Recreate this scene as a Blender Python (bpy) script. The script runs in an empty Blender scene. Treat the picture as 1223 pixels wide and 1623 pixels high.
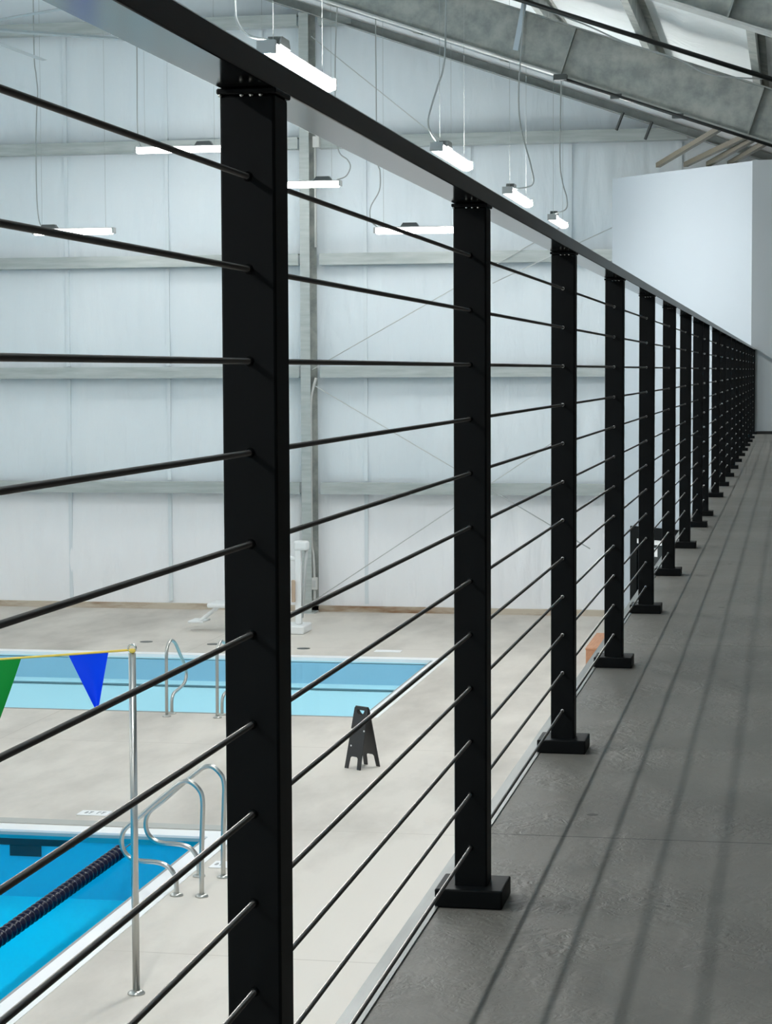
import bpy, bmesh, math, random
from mathutils import Vector, Matrix, noise
random.seed(7)
PI = math.pi
scene = bpy.context.scene
COL = scene.collection

# ------------------------------------------------------------------ levels
EYE = 0.7477                      # camera height above the mezzanine floor
ZP = -2.7856                      # pool hall floor
RX = -0.436                       # railing line
POST_W = 0.046
SP = 1.2192                       # post spacing
Y1 = 1.716                        # first post in view
YEND = 25.2                       # end wall of the mezzanine
YFAR = 30.6                       # far gable wall
RAF = lambda x: 3.043 - 0.3455 * x          # underside of the roof rafters
PUR = lambda x: 3.743 - 0.3455 * x          # underside of the purlins

# ------------------------------------------------------------------ materials
def nodes(name):
    m = bpy.data.materials.new(name); m.use_nodes = True
    nt = m.node_tree
    return m, nt, nt.nodes['Principled BSDF']

def simple(name, col, rough=0.5, metal=0.0, spec=0.5, coat=0.0):
    m, nt, b = nodes(name)
    b.inputs['Base Color'].default_value = (*col, 1)
    b.inputs['Roughness'].default_value = rough
    b.inputs['Metallic'].default_value = metal
    b.inputs['Specular IOR Level'].default_value = spec
    b.inputs['Coat Weight'].default_value = coat
    return m

def N(nt, t, **kw):
    n = nt.nodes.new(t)
    for k, v in kw.items():
        if k in n.inputs: n.inputs[k].default_value = v
        else: setattr(n, k, v)
    return n

def mottled(name, c1, c2, scale=3.0, rough=0.5, metal=0.0, detail=6, bump=0.0, bscale=40.0, stretch=(1, 1, 1), spec=0.5, lo=0.35, hi=0.65):
    m, nt, b = nodes(name)
    tc = N(nt, 'ShaderNodeTexCoord'); mp = N(nt, 'ShaderNodeMapping'); mp.inputs['Scale'].default_value = stretch
    nt.links.new(tc.outputs['Object'], mp.inputs['Vector'])
    no = N(nt, 'ShaderNodeTexNoise', Scale=scale, Detail=detail, Roughness=0.6)
    nt.links.new(mp.outputs[0], no.inputs['Vector'])
    cr = N(nt, 'ShaderNodeValToRGB')
    cr.color_ramp.elements[0].position = lo; cr.color_ramp.elements[0].color = (*c1, 1)
    cr.color_ramp.elements[1].position = hi; cr.color_ramp.elements[1].color = (*c2, 1)
    nt.links.new(no.outputs[0], cr.inputs[0]); nt.links.new(cr.outputs[0], b.inputs['Base Color'])
    b.inputs['Roughness'].default_value = rough; b.inputs['Metallic'].default_value = metal
    b.inputs['Specular IOR Level'].default_value = spec
    if bump:
        n2 = N(nt, 'ShaderNodeTexNoise', Scale=bscale, Detail=4)
        nt.links.new(mp.outputs[0], n2.inputs['Vector'])
        bp = N(nt, 'ShaderNodeBump', Strength=bump, Distance=0.01)
        nt.links.new(n2.outputs[0], bp.inputs['Height']); nt.links.new(bp.outputs[0], b.inputs['Normal'])
    return m

M = {}
M['black'] = simple('black_powder_coat', (0.0012, 0.0024, 0.0030), 0.5, spec=0.14)
M['rail_black'] = simple('black_gloss_rail', (0.004, 0.0045, 0.005), 0.12, spec=1.0)
M['cable'] = simple('dark_steel_cable', (0.24, 0.23, 0.225), 0.35, metal=1.0)
M['steel'] = simple('stainless_steel', (0.62, 0.62, 0.60), 0.22, metal=1.0)
M['brushed'] = simple('brushed_stainless', (0.50, 0.50, 0.475), 0.28, metal=1.0)
M['white_plastic'] = simple('white_plastic', (0.80, 0.82, 0.82), 0.4)
M['coping'] = simple('white_pool_tile', (0.90, 0.91, 0.92), 0.3)
M['gutter'] = simple('grey_gutter', (0.30, 0.32, 0.32), 0.5)
M['grate'] = simple('grey_drain_grate', (0.42, 0.43, 0.41), 0.6)
M['plaster_white'] = simple('pool_plaster', (0.85, 0.88, 0.90), 0.7)
M['basin_shade'] = simple('blue_shaded_basin_plaster', (0.50, 0.64, 0.76), 0.6)  # basin walls are plaster like the floor; their shade is in this colour
M['tile_black'] = simple('black_pool_tile', (0.02, 0.03, 0.04), 0.4)
M['tile_step'] = simple('dark_step_tile', (0.16, 0.22, 0.24), 0.4)
M['navy'] = simple('navy_float_plastic', (0.002, 0.004, 0.026), 0.25, spec=0.35)
M['drywall'] = simple('painted_drywall', (0.43, 0.485, 0.53), 0.75, spec=0.2)
M['drywall_grey'] = simple('painted_drywall_grey', (0.44, 0.485, 0.51), 0.75, spec=0.2)
M['blocker_dark'] = simple('dark_reflection_blocker', (0.035, 0.035, 0.033), 0.9, spec=0.1)  # for the unseen wall that keeps the rail's side reflection dark
M['fitting_glint'] = simple('pale_fitting_glint', (0.92, 0.93, 0.93), 0.3)  # glint on the steel cable fittings, put into a pale base colour
M['rod'] = simple('pale_bracing_rod', (0.55, 0.58, 0.58), 0.5)
M['waterline'] = simple('teal_waterline_tile', (0.30, 0.42, 0.45), 0.4)
M['fix_grey'] = simple('fixture_grey', (0.45, 0.47, 0.47), 0.4)
M['fix_dark'] = simple('driver_box_dark', (0.07, 0.08, 0.08), 0.35, metal=0.4)
M['cord_grey'] = simple('grey_cord', (0.36, 0.39, 0.39), 0.5)
M['pipe_black'] = simple('black_pipe', (0.006, 0.008, 0.008), 0.4)
M['pvc'] = simple('grey_conduit', (0.55, 0.56, 0.54), 0.4)
M['fan_white'] = simple('fan_blade_aluminium', (0.40, 0.46, 0.48), 0.4)
M['rope_yellow'] = simple('yellow_rope', (0.80, 0.58, 0.10), 0.7)
M['flag_blue'] = simple('blue_vinyl', (0.0, 0.055, 0.85), 0.5, spec=0.2)
M['flag_green'] = simple('green_vinyl', (0.0, 0.24, 0.03), 0.5, spec=0.2)
M['sign_black'] = simple('black_sign_plastic', (0.018, 0.019, 0.020), 0.45)
M['terracotta'] = mottled('brown_wood_box', (0.50, 0.24, 0.13), (0.60, 0.30, 0.17), 6, 0.6, stretch=(8, 0.6, 8))
M['strut'] = simple('tan_primed_steel', (0.06, 0.052, 0.032), 0.6)
M['bracket'] = simple('pale_zinc_strip', (0.48, 0.56, 0.62), 0.4, metal=0.3)
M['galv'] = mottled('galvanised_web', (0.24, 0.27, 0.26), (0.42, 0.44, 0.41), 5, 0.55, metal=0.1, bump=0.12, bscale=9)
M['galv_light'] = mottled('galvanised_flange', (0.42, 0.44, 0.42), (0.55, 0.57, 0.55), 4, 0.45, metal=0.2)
M['girt'] = mottled('galvanised_girt', (0.36, 0.40, 0.39), (0.47, 0.51, 0.50), 4, 0.45, metal=0.25, stretch=(0.4, 1, 4))
M['rafter_end'] = mottled('galvanised_channel', (0.30, 0.33, 0.32), (0.40, 0.43, 0.42), 4, 0.5, metal=0.2)
M['trim_zinc'] = mottled('zinc_edge_trim', (0.19, 0.205, 0.20), (0.29, 0.305, 0.30), 4, 0.35, metal=0.6, stretch=(6, 0.5, 6))
M['orange_brown'] = simple('tan_plastic', (0.50, 0.38, 0.28), 0.6)
M['tan_wall'] = simple('tan_sheathing', (0.42, 0.36, 0.26), 0.8)
M['glass_dark'] = simple('dark_door_glass', (0.04, 0.05, 0.055), 0.08)

def emis(name, col, s):
    m, nt, b = nodes(name)
    b.inputs['Base Color'].default_value = (0.8, 0.8, 0.8, 1)
    b.inputs['Emission Color'].default_value = (*col, 1)
    b.inputs['Emission Strength'].default_value = s
    return m
LAMP = 52.0
M['led'] = emis('led_diffuser_added_rows', (1.0, 0.985, 0.955), LAMP)
M['led_soft'] = emis('led_diffuser_dimmed', (1.0, 0.985, 0.955), LAMP*0.30)
M['led_row'] = emis('led_diffuser_walkway', (1.0, 0.985, 0.955), LAMP*1.7)

# insulation sheet of the far wall
def tarp(name, c1, c2):
    m, nt, b = nodes(name)
    tc = N(nt, 'ShaderNodeTexCoord'); mp = N(nt, 'ShaderNodeMapping'); mp.inputs['Scale'].default_value = (1.0, 1.0, 0.22)
    nt.links.new(tc.outputs['Object'], mp.inputs['Vector'])
    no = N(nt, 'ShaderNodeTexNoise', Scale=3.2, Detail=5, Distortion=0.6)
    nt.links.new(mp.outputs[0], no.inputs['Vector'])
    rg = N(nt, 'ShaderNodeTexNoise', Scale=2.6, Detail=3, Distortion=0.9); rg.noise_type = 'RIDGED_MULTIFRACTAL'; rg.normalize = True
    nt.links.new(mp.outputs[0], rg.inputs['Vector'])
    mk_ = N(nt, 'ShaderNodeTexNoise', Scale=1.1, Detail=2); nt.links.new(tc.outputs['Object'], mk_.inputs['Vector'])
    mr = N(nt, 'ShaderNodeMapRange'); mr.inputs[1].default_value = 0.42; mr.inputs[2].default_value = 0.62; mr.inputs[3].default_value = 0.0; mr.inputs[4].default_value = 0.9
    nt.links.new(mk_.outputs[0], mr.inputs[0])
    mu = N(nt, 'ShaderNodeMath', operation='MULTIPLY'); nt.links.new(rg.outputs[0], mu.inputs[0]); nt.links.new(mr.outputs[0], mu.inputs[1])
    ad = N(nt, 'ShaderNodeMath', operation='ADD'); nt.links.new(mu.outputs[0], ad.inputs[0]); nt.links.new(no.outputs[0], ad.inputs[1])
    bp = N(nt, 'ShaderNodeBump', Strength=0.6, Distance=0.05)
    nt.links.new(ad.outputs[0], bp.inputs['Height']); nt.links.new(bp.outputs[0], b.inputs['Normal'])
    n3 = N(nt, 'ShaderNodeTexNoise', Scale=0.7, Detail=3)
    nt.links.new(mp.outputs[0], n3.inputs['Vector'])
    cr = N(nt, 'ShaderNodeValToRGB')
    cr.color_ramp.elements[0].position = 0.3; cr.color_ramp.elements[0].color = (*c1, 1)
    cr.color_ramp.elements[1].position = 0.7; cr.color_ramp.elements[1].color = (*c2, 1)
    nt.links.new(n3.outputs[0], cr.inputs[0]); nt.links.new(cr.outputs[0], b.inputs['Base Color'])
    b.inputs['Roughness'].default_value = 0.55; b.inputs['Specular IOR Level'].default_value = 0.25
    return m
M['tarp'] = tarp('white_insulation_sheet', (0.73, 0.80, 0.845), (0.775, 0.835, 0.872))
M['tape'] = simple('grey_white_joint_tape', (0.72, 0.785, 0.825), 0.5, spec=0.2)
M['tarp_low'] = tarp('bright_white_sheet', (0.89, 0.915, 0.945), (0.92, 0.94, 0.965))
M['roof_sheet'] = tarp('white_roof_insulation', (0.72, 0.77, 0.78), (0.78, 0.82, 0.83))

# pool hall concrete, with saw-cut joints every three and a half metres
def concrete():
    m, nt, b = nodes('pool_deck_concrete')
    tc = N(nt, 'ShaderNodeTexCoord')
    n1 = N(nt, 'ShaderNodeTexNoise', Scale=0.55, Detail=7, Roughness=0.62)
    mp = N(nt, 'ShaderNodeMapping'); mp.inputs['Scale'].default_value = (1.5, 0.55, 1)
    nt.links.new(tc.outputs['Object'], mp.inputs['Vector']); nt.links.new(mp.outputs[0], n1.inputs['Vector'])
    cr = N(nt, 'ShaderNodeValToRGB')
    cr.color_ramp.elements[0].position = 0.30; cr.color_ramp.elements[0].color = (0.43, 0.40, 0.36, 1)
    cr.color_ramp.elements[1].position = 0.58; cr.color_ramp.elements[1].color = (0.655, 0.615, 0.56, 1)
    nt.links.new(n1.outputs[0], cr.inputs[0])
    sep = N(nt, 'ShaderNodeSeparateXYZ'); nt.links.new(tc.outputs['Object'], sep.inputs[0])
    def joint(out, period, off):
        a = N(nt, 'ShaderNodeMath', operation='ADD'); a.inputs[1].default_value = off; nt.links.new(out, a.inputs[0])
        p = N(nt, 'ShaderNodeMath', operation='PINGPONG'); p.inputs[1].default_value = period / 2; nt.links.new(a.outputs[0], p.inputs[0])
        l = N(nt, 'ShaderNodeMath', operation='LESS_THAN'); l.inputs[1].default_value = 0.006; nt.links.new(p.outputs[0], l.inputs[0])
        return l.outputs[0]
    jy = joint(sep.outputs[1], 3.55, -12.28); jx = joint(sep.outputs[0], 6.0, 7.5)
    mx = N(nt, 'ShaderNodeMath', operation='MAXIMUM'); nt.links.new(jy, mx.inputs[0]); nt.links.new(jx, mx.inputs[1])
    mix = N(nt, 'ShaderNodeMix', data_type='RGBA'); mix.inputs['B'].default_value = (0.48, 0.44, 0.395, 1)
    nt.links.new(mx.outputs[0], mix.inputs['Factor']); nt.links.new(cr.outputs[0], mix.inputs['A'])
    nt.links.new(mix.outputs['Result'], b.inputs['Base Color'])
    b.inputs['Roughness'].default_value = 0.55; b.inputs['Specular IOR Level'].default_value = 0.3
    return m
M['concrete'] = concrete()

# painted strand-board deck of the mezzanine
def deck():
    m, nt, b = nodes('grey_painted_strand_board')
    tc = N(nt, 'ShaderNodeTexCoord'); sep = N(nt, 'ShaderNodeSeparateXYZ'); nt.links.new(tc.outputs['Object'], sep.inputs[0])
    n1 = N(nt, 'ShaderNodeTexNoise', Scale=1.6, Detail=8, Roughness=0.65); nt.links.new(tc.outputs['Object'], n1.inputs['Vector'])
    cr = N(nt, 'ShaderNodeValToRGB')
    cr.color_ramp.elements[0].position = 0.32; cr.color_ramp.elements[0].color = (0.100, 0.099, 0.090, 1)
    cr.color_ramp.elements[1].position = 0.68; cr.color_ramp.elements[1].color = (0.148, 0.146, 0.132, 1)
    nt.links.new(n1.outputs[0], cr.inputs[0])
    # panel seams: across the walk every 1.22 m, along it every 2.44 m
    def joint(out, period, off, w):
        a = N(nt, 'ShaderNodeMath', operation='ADD'); a.inputs[1].default_value = off; nt.links.new(out, a.inputs[0])
        p = N(nt, 'ShaderNodeMath', operation='PINGPONG'); p.inputs[1].default_value = period / 2; nt.links.new(a.outputs[0], p.inputs[0])
        l = N(nt, 'ShaderNodeMath', operation='LESS_THAN'); l.inputs[1].default_value = w; nt.links.new(p.outputs[0], l.inputs[0])
        return l.outputs[0]
    jy = joint(sep.outputs[1], 2.4384, -3.373, 0.0024); jx = joint(sep.outputs[0], 2.44, -1.05, 0.0022)
    mx = N(nt, 'ShaderNodeMath', operation='MAXIMUM'); nt.links.new(jy, mx.inputs[0]); nt.links.new(jx, mx.inputs[1])
    # scattered dark screw dimples
    vo = N(nt, 'ShaderNodeTexVoronoi', Scale=4.2); nt.links.new(tc.outputs['Object'], vo.inputs['Vector'])
    ls = N(nt, 'ShaderNodeMath', operation='LESS_THAN'); ls.inputs[1].default_value = 0.045; nt.links.new(vo.outputs['Distance'], ls.inputs[0])
    mx2 = N(nt, 'ShaderNodeMath', operation='MAXIMUM'); nt.links.new(mx.outputs[0], mx2.inputs[0]); nt.links.new(ls.outputs[0], mx2.inputs[1])
    mix = N(nt, 'ShaderNodeMix', data_type='RGBA'); mix.inputs['B'].default_value = (0.022, 0.022, 0.02, 1)
    nt.links.new(mx2.outputs[0], mix.inputs['Factor']); nt.links.new(cr.outputs[0], mix.inputs['A'])
    nt.links.new(mix.outputs['Result'], b.inputs['Base Color'])
    # strand relief: warped, stretched cells
    nw = N(nt, 'ShaderNodeTexNoise', Scale=9.0, Detail=2); nt.links.new(tc.outputs['Object'], nw.inputs['Vector'])
    wm = N(nt, 'ShaderNodeMix', data_type='RGBA', blend_type='ADD'); wm.inputs['Factor'].default_value = 0.16
    nt.links.new(tc.outputs['Object'], wm.inputs['A']); nt.links.new(nw.outputs['Color'], wm.inputs['B'])
    v2 = N(nt, 'ShaderNodeTexVoronoi', Scale=44.0, feature='SMOOTH_F1'); nt.links.new(wm.outputs['Result'], v2.inputs['Vector'])
    n3 = N(nt, 'ShaderNodeTexNoise', Scale=52.0, Detail=5, Distortion=2.6); nt.links.new(tc.outputs['Object'], n3.inputs['Vector'])
    ad = N(nt, 'ShaderNodeMath', operation='ADD'); nt.links.new(v2.outputs['Distance'], ad.inputs[0]); nt.links.new(n3.outputs[0], ad.inputs[1])
    n4 = N(nt, 'ShaderNodeTexNoise', Scale=4.5, Detail=3); nt.links.new(tc.outputs['Object'], n4.inputs['Vector'])
    mr = N(nt, 'ShaderNodeMapRange'); mr.inputs[1].default_value = 0.42; mr.inputs[2].default_value = 0.68; mr.inputs[3].default_value = 0.12; mr.inputs[4].default_value = 1.0
    nt.links.new(n4.outputs[0], mr.inputs[0])
    ml = N(nt, 'ShaderNodeMath', operation='MULTIPLY'); nt.links.new(ad.outputs[0], ml.inputs[0]); nt.links.new(mr.outputs[0], ml.inputs[1])
    bp = N(nt, 'ShaderNodeBump', Strength=0.5, Distance=0.006); nt.links.new(ml.outputs[0], bp.inputs['Height']); nt.links.new(bp.outputs[0], b.inputs['Normal'])
    b.inputs['Roughness'].default_value = 0.5; b.inputs['Specular IOR Level'].default_value = 0.3
    return m
M['deck'] = deck()

def water(name, tint, gl):
    m = bpy.data.materials.new(name); m.use_nodes = True
    nt = m.node_tree; nt.nodes.clear()
    out = N(nt, 'ShaderNodeOutputMaterial'); tr = N(nt, 'ShaderNodeBsdfTransparent'); tr.inputs[0].default_value = (*tint, 1)
    g = N(nt, 'ShaderNodeBsdfGlossy', Roughness=0.04); mx = N(nt, 'ShaderNodeMixShader')
    lw = N(nt, 'ShaderNodeFresnel', IOR=1.33); mu = N(nt, 'ShaderNodeMath', operation='MULTIPLY'); mu.inputs[1].default_value = gl
    tc = N(nt, 'ShaderNodeTexCoord'); no = N(nt, 'ShaderNodeTexNoise', Scale=1.2, Detail=3)
    nt.links.new(tc.outputs['Object'], no.inputs['Vector'])
    bp = N(nt, 'ShaderNodeBump', Strength=0.12, Distance=0.05); nt.links.new(no.outputs[0], bp.inputs['Height']); nt.links.new(bp.outputs[0], g.inputs['Normal'])
    nt.links.new(lw.outputs[0], mu.inputs[0]); nt.links.new(mu.outputs[0], mx.inputs[0])
    nt.links.new(tr.outputs[0], mx.inputs[1]); nt.links.new(g.outputs[0], mx.inputs[2]); nt.links.new(mx.outputs[0], out.inputs[0])
    return m
M['water_deep'] = water('deep_blue_pool_water', (0.045, 0.75, 0.97), 0.07)
M['water_shallow'] = water('pale_turquoise_pool_water', (0.68, 0.93, 1.0), 0.08)

def baseboard_mat():
    return mottled('stained_timber_base', (0.24, 0.13, 0.06), (0.55, 0.49, 0.40), 0.8, 0.7, stretch=(1, 1, 5), lo=0.36, hi=0.55)
M['base'] = baseboard_mat()

# ------------------------------------------------------------------ mesh helpers
class MB:
    def __init__(s): s.v = []; s.f = []; s.sm = []
    def add(s, vs, fs, smooth=False):
        o = len(s.v); s.v += [tuple(p) for p in vs]
        for f in fs: s.f.append([i + o for i in f]); s.sm.append(smooth)
        return s
    def box(s, x0, y0, z0, x1, y1, z1):
        vs = [(x0,y0,z0),(x1,y0,z0),(x1,y1,z0),(x0,y1,z0),(x0,y0,z1),(x1,y0,z1),(x1,y1,z1),(x0,y1,z1)]
        return s.add(vs, [(0,3,2,1),(4,5,6,7),(0,1,5,4),(1,2,6,5),(2,3,7,6),(3,0,4,7)])
    def cbox(s, cx, cy, cz, sx, sy, sz): return s.box(cx-sx/2, cy-sy/2, cz-sz/2, cx+sx/2, cy+sy/2, cz+sz/2)
    def bbox(s, x0, y0, z0, x1, y1, z1, b=0.003, seg=2):
        bm = bmesh.new(); bmesh.ops.create_cube(bm, size=1)
        for v in bm.verts: v.co = Vector(((x0+x1)/2 + v.co.x*(x1-x0), (y0+y1)/2 + v.co.y*(y1-y0), (z0+z1)/2 + v.co.z*(z1-z0)))
        bmesh.ops.bevel(bm, geom=list(bm.edges), offset=b, segments=seg, affect='EDGES', profile=0.5)
        bm.verts.index_update()
        s.add([v.co[:] for v in bm.verts], [[v.index for v in f.verts] for f in bm.faces]); bm.free(); return s
    def prism(s, poly, axis, a, b):
        """extrude a closed 2-D polygon along an axis ('x','y','z') from a to b"""
        n = len(poly)
        def P(u, w, t): return {'x': (t,u,w), 'y': (u,t,w), 'z': (u,w,t)}[axis]
        vs = [P(u,w,a) for u,w in poly] + [P(u,w,b) for u,w in poly]
        fs = [tuple(range(n-1,-1,-1)), tuple(range(n,2*n))] + [(i,(i+1)%n,n+(i+1)%n,n+i) for i in range(n)]
        return s.add(vs, fs)
    def bar(s, p, q, w, h, up=(0,0,1)):
        p = Vector(p); q = Vector(q); d = (q-p).normalized(); u = Vector(up)
        r = d.cross(u).normalized(); u = r.cross(d).normalized()
        vs = []
        for c in (p, q):
            for a, b in ((-1,-1),(1,-1),(1,1),(-1,1)): vs.append(c + r*a*w/2 + u*b*h/2)
        return s.add(vs, [(0,3,2,1),(4,5,6,7),(0,1,5,4),(1,2,6,5),(2,3,7,6),(3,0,4,7)])
    def tube(s, pts, r, seg=10, cap=True):
        pts = [Vector(p) for p in pts]; n = len(pts)
        t0 = (pts[1]-pts[0]).normalized(); ref = Vector((0,0,1)) if abs(t0.z) < 0.9 else Vector((1,0,0))
        u = t0.cross(ref).normalized(); vs = []
        rr = r if hasattr(r, '__len__') else [r]*n
        for i, p in enumerate(pts):
            t = (pts[min(i+1,n-1)]-pts[max(i-1,0)]).normalized()
            u = (u - t*u.dot(t)).normalized(); w = t.cross(u)
            for k in range(seg):
                a = 2*PI*k/seg; vs.append(p + u*math.cos(a)*rr[i] + w*math.sin(a)*rr[i])
        fs = [(i*seg+k, i*seg+(k+1)%seg, (i+1)*seg+(k+1)%seg, (i+1)*seg+k) for i in range(n-1) for k in range(seg)]
        s.add(vs, fs, True)
        if cap:
            o = len(s.v) - n*seg
            s.f.append([o+k for k in range(seg-1,-1,-1)]); s.sm.append(False)
            s.f.append([o+(n-1)*seg+k for k in range(seg)]); s.sm.append(False)
        return s
    def lathe(s, prof, seg=16, c=(0,0,0), axis='z'):
        vs = []; n = len(prof)
        for r, h in prof:
            for k in range(seg):
                a = 2*PI*k/seg; x, y = r*math.cos(a), r*math.sin(a)
                p = {'z': (x,y,h), 'y': (x,h,y), 'x': (h,x,y)}[axis]
                vs.append((p[0]+c[0], p[1]+c[1], p[2]+c[2]))
        fs = [(i*seg+k, i*seg+(k+1)%seg, (i+1)*seg+(k+1)%seg, (i+1)*seg+k) for i in range(n-1) for k in range(seg)]
        s.add(vs, fs, True)
        o = len(s.v) - n*seg
        if prof[0][0] > 1e-5: s.f.append([o+k for k in range(seg)]); s.sm.append(False)
        if prof[-1][0] > 1e-5: s.f.append([o+(n-1)*seg+k for k in range(seg)]); s.sm.append(False)
        return s
    def mesh(s, name):
        me = bpy.data.meshes.new(name); me.from_pydata(s.v, [], s.f); me.update()
        bm = bmesh.new(); bm.from_mesh(me); bmesh.ops.recalc_face_normals(bm, faces=bm.faces); bm.to_mesh(me); bm.free()
        me.polygons.foreach_set('use_smooth', s.sm[:len(me.polygons)]); me.update()
        return me

def smooth_path(pts, k=8):
    """Catmull-Rom through the points"""
    pts = [Vector(p) for p in pts]; out = []
    P = [pts[0]*2-pts[1]] + pts + [pts[-1]*2-pts[-2]]
    for i in range(1, len(P)-2):
        a, b, c, d = P[i-1], P[i], P[i+1], P[i+2]
        for j in range(k):
            t = j/k
            out.append(0.5*((2*b) + (c-a)*t + (2*a-5*b+4*c-d)*t*t + (3*b-a-3*c+d)*t**3))
    out.append(pts[-1]); return out

def obj(name, mb, mat, parent=None, loc=None, label=None, kind=None):
    me = mb if isinstance(mb, bpy.types.Mesh) else mb.mesh(name)
    if mat is not None and not me.materials: me.materials.append(M[mat] if isinstance(mat, str) else mat)
    o = bpy.data.objects.new(name, me); COL.objects.link(o)
    if parent is not None: o.parent = parent
    if loc is not None: o.location = loc
    if label: o['label'] = label
    if kind: o['kind'] = kind
    return o

def tag(o, label, cat, group=None, kind=None):
    o['label'] = label; o['category'] = cat
    if group: o['group'] = group
    if kind: o['kind'] = kind
    return o

def thing(name, label, cat, loc=(0,0,0), rz=0, group=None):
    o = bpy.data.objects.new(name, None); COL.objects.link(o); o.empty_display_size = 0.1
    o.location = loc; o.rotation_euler = (0,0,rz)
    return tag(o, label, cat, group)

def struct(name, mb, mat, label, cat, parent=None):
    o = obj(name, mb, mat, parent)
    if parent is None: tag(o, label, cat, None, 'structure')
    return o

# ------------------------------------------------------------------ building shell
XL, XR_, YN = -25.0, 3.2, -6.0
RIDGE = -11.0
# mezzanine floor
struct('floor_mezzanine', MB().box(-0.478, YN, -0.022, XR_, YEND, 0.0).box(-0.46, YN, -0.30, XR_, YEND, -0.0225), 'deck',
       'grey painted strand board walkway beside the cable railing', 'floor')
# zinc edge trim (an angle) along the deck edge
tr = MB(); tr.prism([(-0.507,0.002),(-0.507,-0.30),(-0.503,-0.30),(-0.503,-0.003),(-0.4785,-0.003),(-0.4785,0.002)], 'y', YN, YEND)
struct('trim_1', tr, 'trim_zinc', 'silver metal angle trim along the open edge of the grey walkway', 'edge trim')

# pool hall floor with the two pool openings
NP = dict(x0=-16.0, x1=-4.33, y0=4.0, y1=15.45)
FP = dict(x0=-16.0, x1=-4.275, y0=21.18, y1=25.50)
CW = 0.205
fl = MB()
def slab(x0, y0, x1, y1): fl.box(x0, y0, ZP-0.25, x1, y1, ZP)
hx = -4.33 + CW
slab(-16-CW, YN, hx, NP['y0']-CW); slab(-16-CW, NP['y1']+CW, hx, FP['y0']-0.04); slab(-16-CW, FP['y1']+CW, hx, YFAR)
slab(hx, YN, XR_, YFAR); slab(XL, YN, -16-CW, YFAR)
struct('floor_pool_hall', fl, 'concrete', 'pale concrete deck around the two swimming pools', 'floor')

# far wall: insulation sheets quilted between the girts
GZ = [5.82, 4.06, 2.38, 0.745, -0.955]
ERZ0 = lambda x: 3.515 - 0.347*x
def far_wall():
    mb = MB(); dx, dz = 0.055, 0.06
    nx = int((XR_-XL)/dx); nz = int((7.7-ZP)/dz)
    levels = [7.6] + GZ + [ZP-0.3]
    vs = []
    for j in range(nz+1):
        z = ZP + j*dz
        g0 = max(l for l in levels if l <= z+1e-6); g1 = min([l for l in levels if l > z+1e-6] + [9.5])
        t = (z-g0)/(g1-g0); pil = math.sin(PI*min(max(t,0),1))**0.6
        for i in range(nx+1):
            x = XL + i*dx
            s = ((x+6.11) / 1.51); sd = (s-round(s))*1.51
            seam = math.exp(-(sd/0.045)**2)
            w = noise.noise((x*3.2, 7.1, z*0.28)); w2 = noise.noise((x*7.5+z*0.6, 2.2, z*0.45)); w3 = noise.noise((x*0.9, 4.4, z*0.9))
            msk = max(0, noise.noise((x*0.5, 11.3, z*0.6)) + 0.25)
            ridge = (1-abs(w2))**5
            y = -0.045*pil - 0.025*w*pil - 0.065*ridge*pil*msk - 0.022*w3*pil + 0.0*seam*pil
            vs.append((x, YFAR + y, z))
    fs = [(j*(nx+1)+i, j*(nx+1)+i+1, (j+1)*(nx+1)+i+1, (j+1)*(nx+1)+i) for j in range(nz) for i in range(nx)]
    mb.add(vs, fs, True)
    return mb
wf = struct('wall_far', far_wall(), 'tarp', 'white wrinkled insulation sheeting of the far gable wall', 'wall')
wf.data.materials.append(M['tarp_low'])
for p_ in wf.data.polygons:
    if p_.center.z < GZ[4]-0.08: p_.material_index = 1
# joint tapes of the sheeting
tape = MB()
for k in range(-4, 5):
    x = -6.11 + 1.51*k + 0.03*math.sin(k*2.3)
    for z0, z1 in zip([ZP+0.12]+[g+0.1 for g in GZ[::-1]][:4], [g-0.1 for g in GZ[::-1]]):
        if z1 > ERZ0(x) - 0.05: continue
        n_ = 8; zs = [z0 + (z1-z0)*i/n_ for i in range(n_+1)]
        yy = lambda z: YFAR - 0.055 - 0.0
        vs = []
        for z in zs: vs += [(x-0.026, YFAR-0.075, z), (x+0.026, YFAR-0.075, z), (x+0.026, YFAR+0.03, z), (x-0.026, YFAR+0.03, z)]
        fs = [(4*i+a, 4*i+(a+1)%4, 4*i+4+(a+1)%4, 4*i+4+a) for i in range(n_) for a in range(4)] + [(0,1,2,3), (4*n_+3,4*n_+2,4*n_+1,4*n_)]
        tape.add(vs, fs)
obj('joint_tape', tape, 'tape', wf)
struct('baseboard_far', MB().box(XL, YFAR-0.11, ZP, XR_, YFAR-0.02, ZP+0.085), 'base', 'stained timber sill along the foot of the white far wall', 'baseboard')
struct('wall_left', MB().box(XL-0.1, YN, ZP, XL, YFAR, 4.0), 'tarp', 'white side wall beyond the pools', 'wall')
struct('wall_near', MB().box(XL, YN-0.1, ZP, XR_, YN, 8.0), 'tarp', 'white gable wall behind the viewer', 'wall')
struct('wall_blocker', MB().box(1.75, YN, 0.0, 1.85, YEND, 3.0), 'blocker_dark', 'unseen dark wall added beside the walkway to darken the rail reflection', 'wall')  # added out of view, close in and dark, so the rail side mirrors black
struct('wall_eave', MB().box(XR_, YN, ZP, XR_+0.1, YFAR, 4.2), 'tarp', 'white outer side wall of the hall', 'wall')
struct('wall_lower', MB().box(-0.62, YN, ZP, -0.52, YEND, -0.31), 'drywall', 'pale wall under the edge of the walkway', 'wall')

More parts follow.
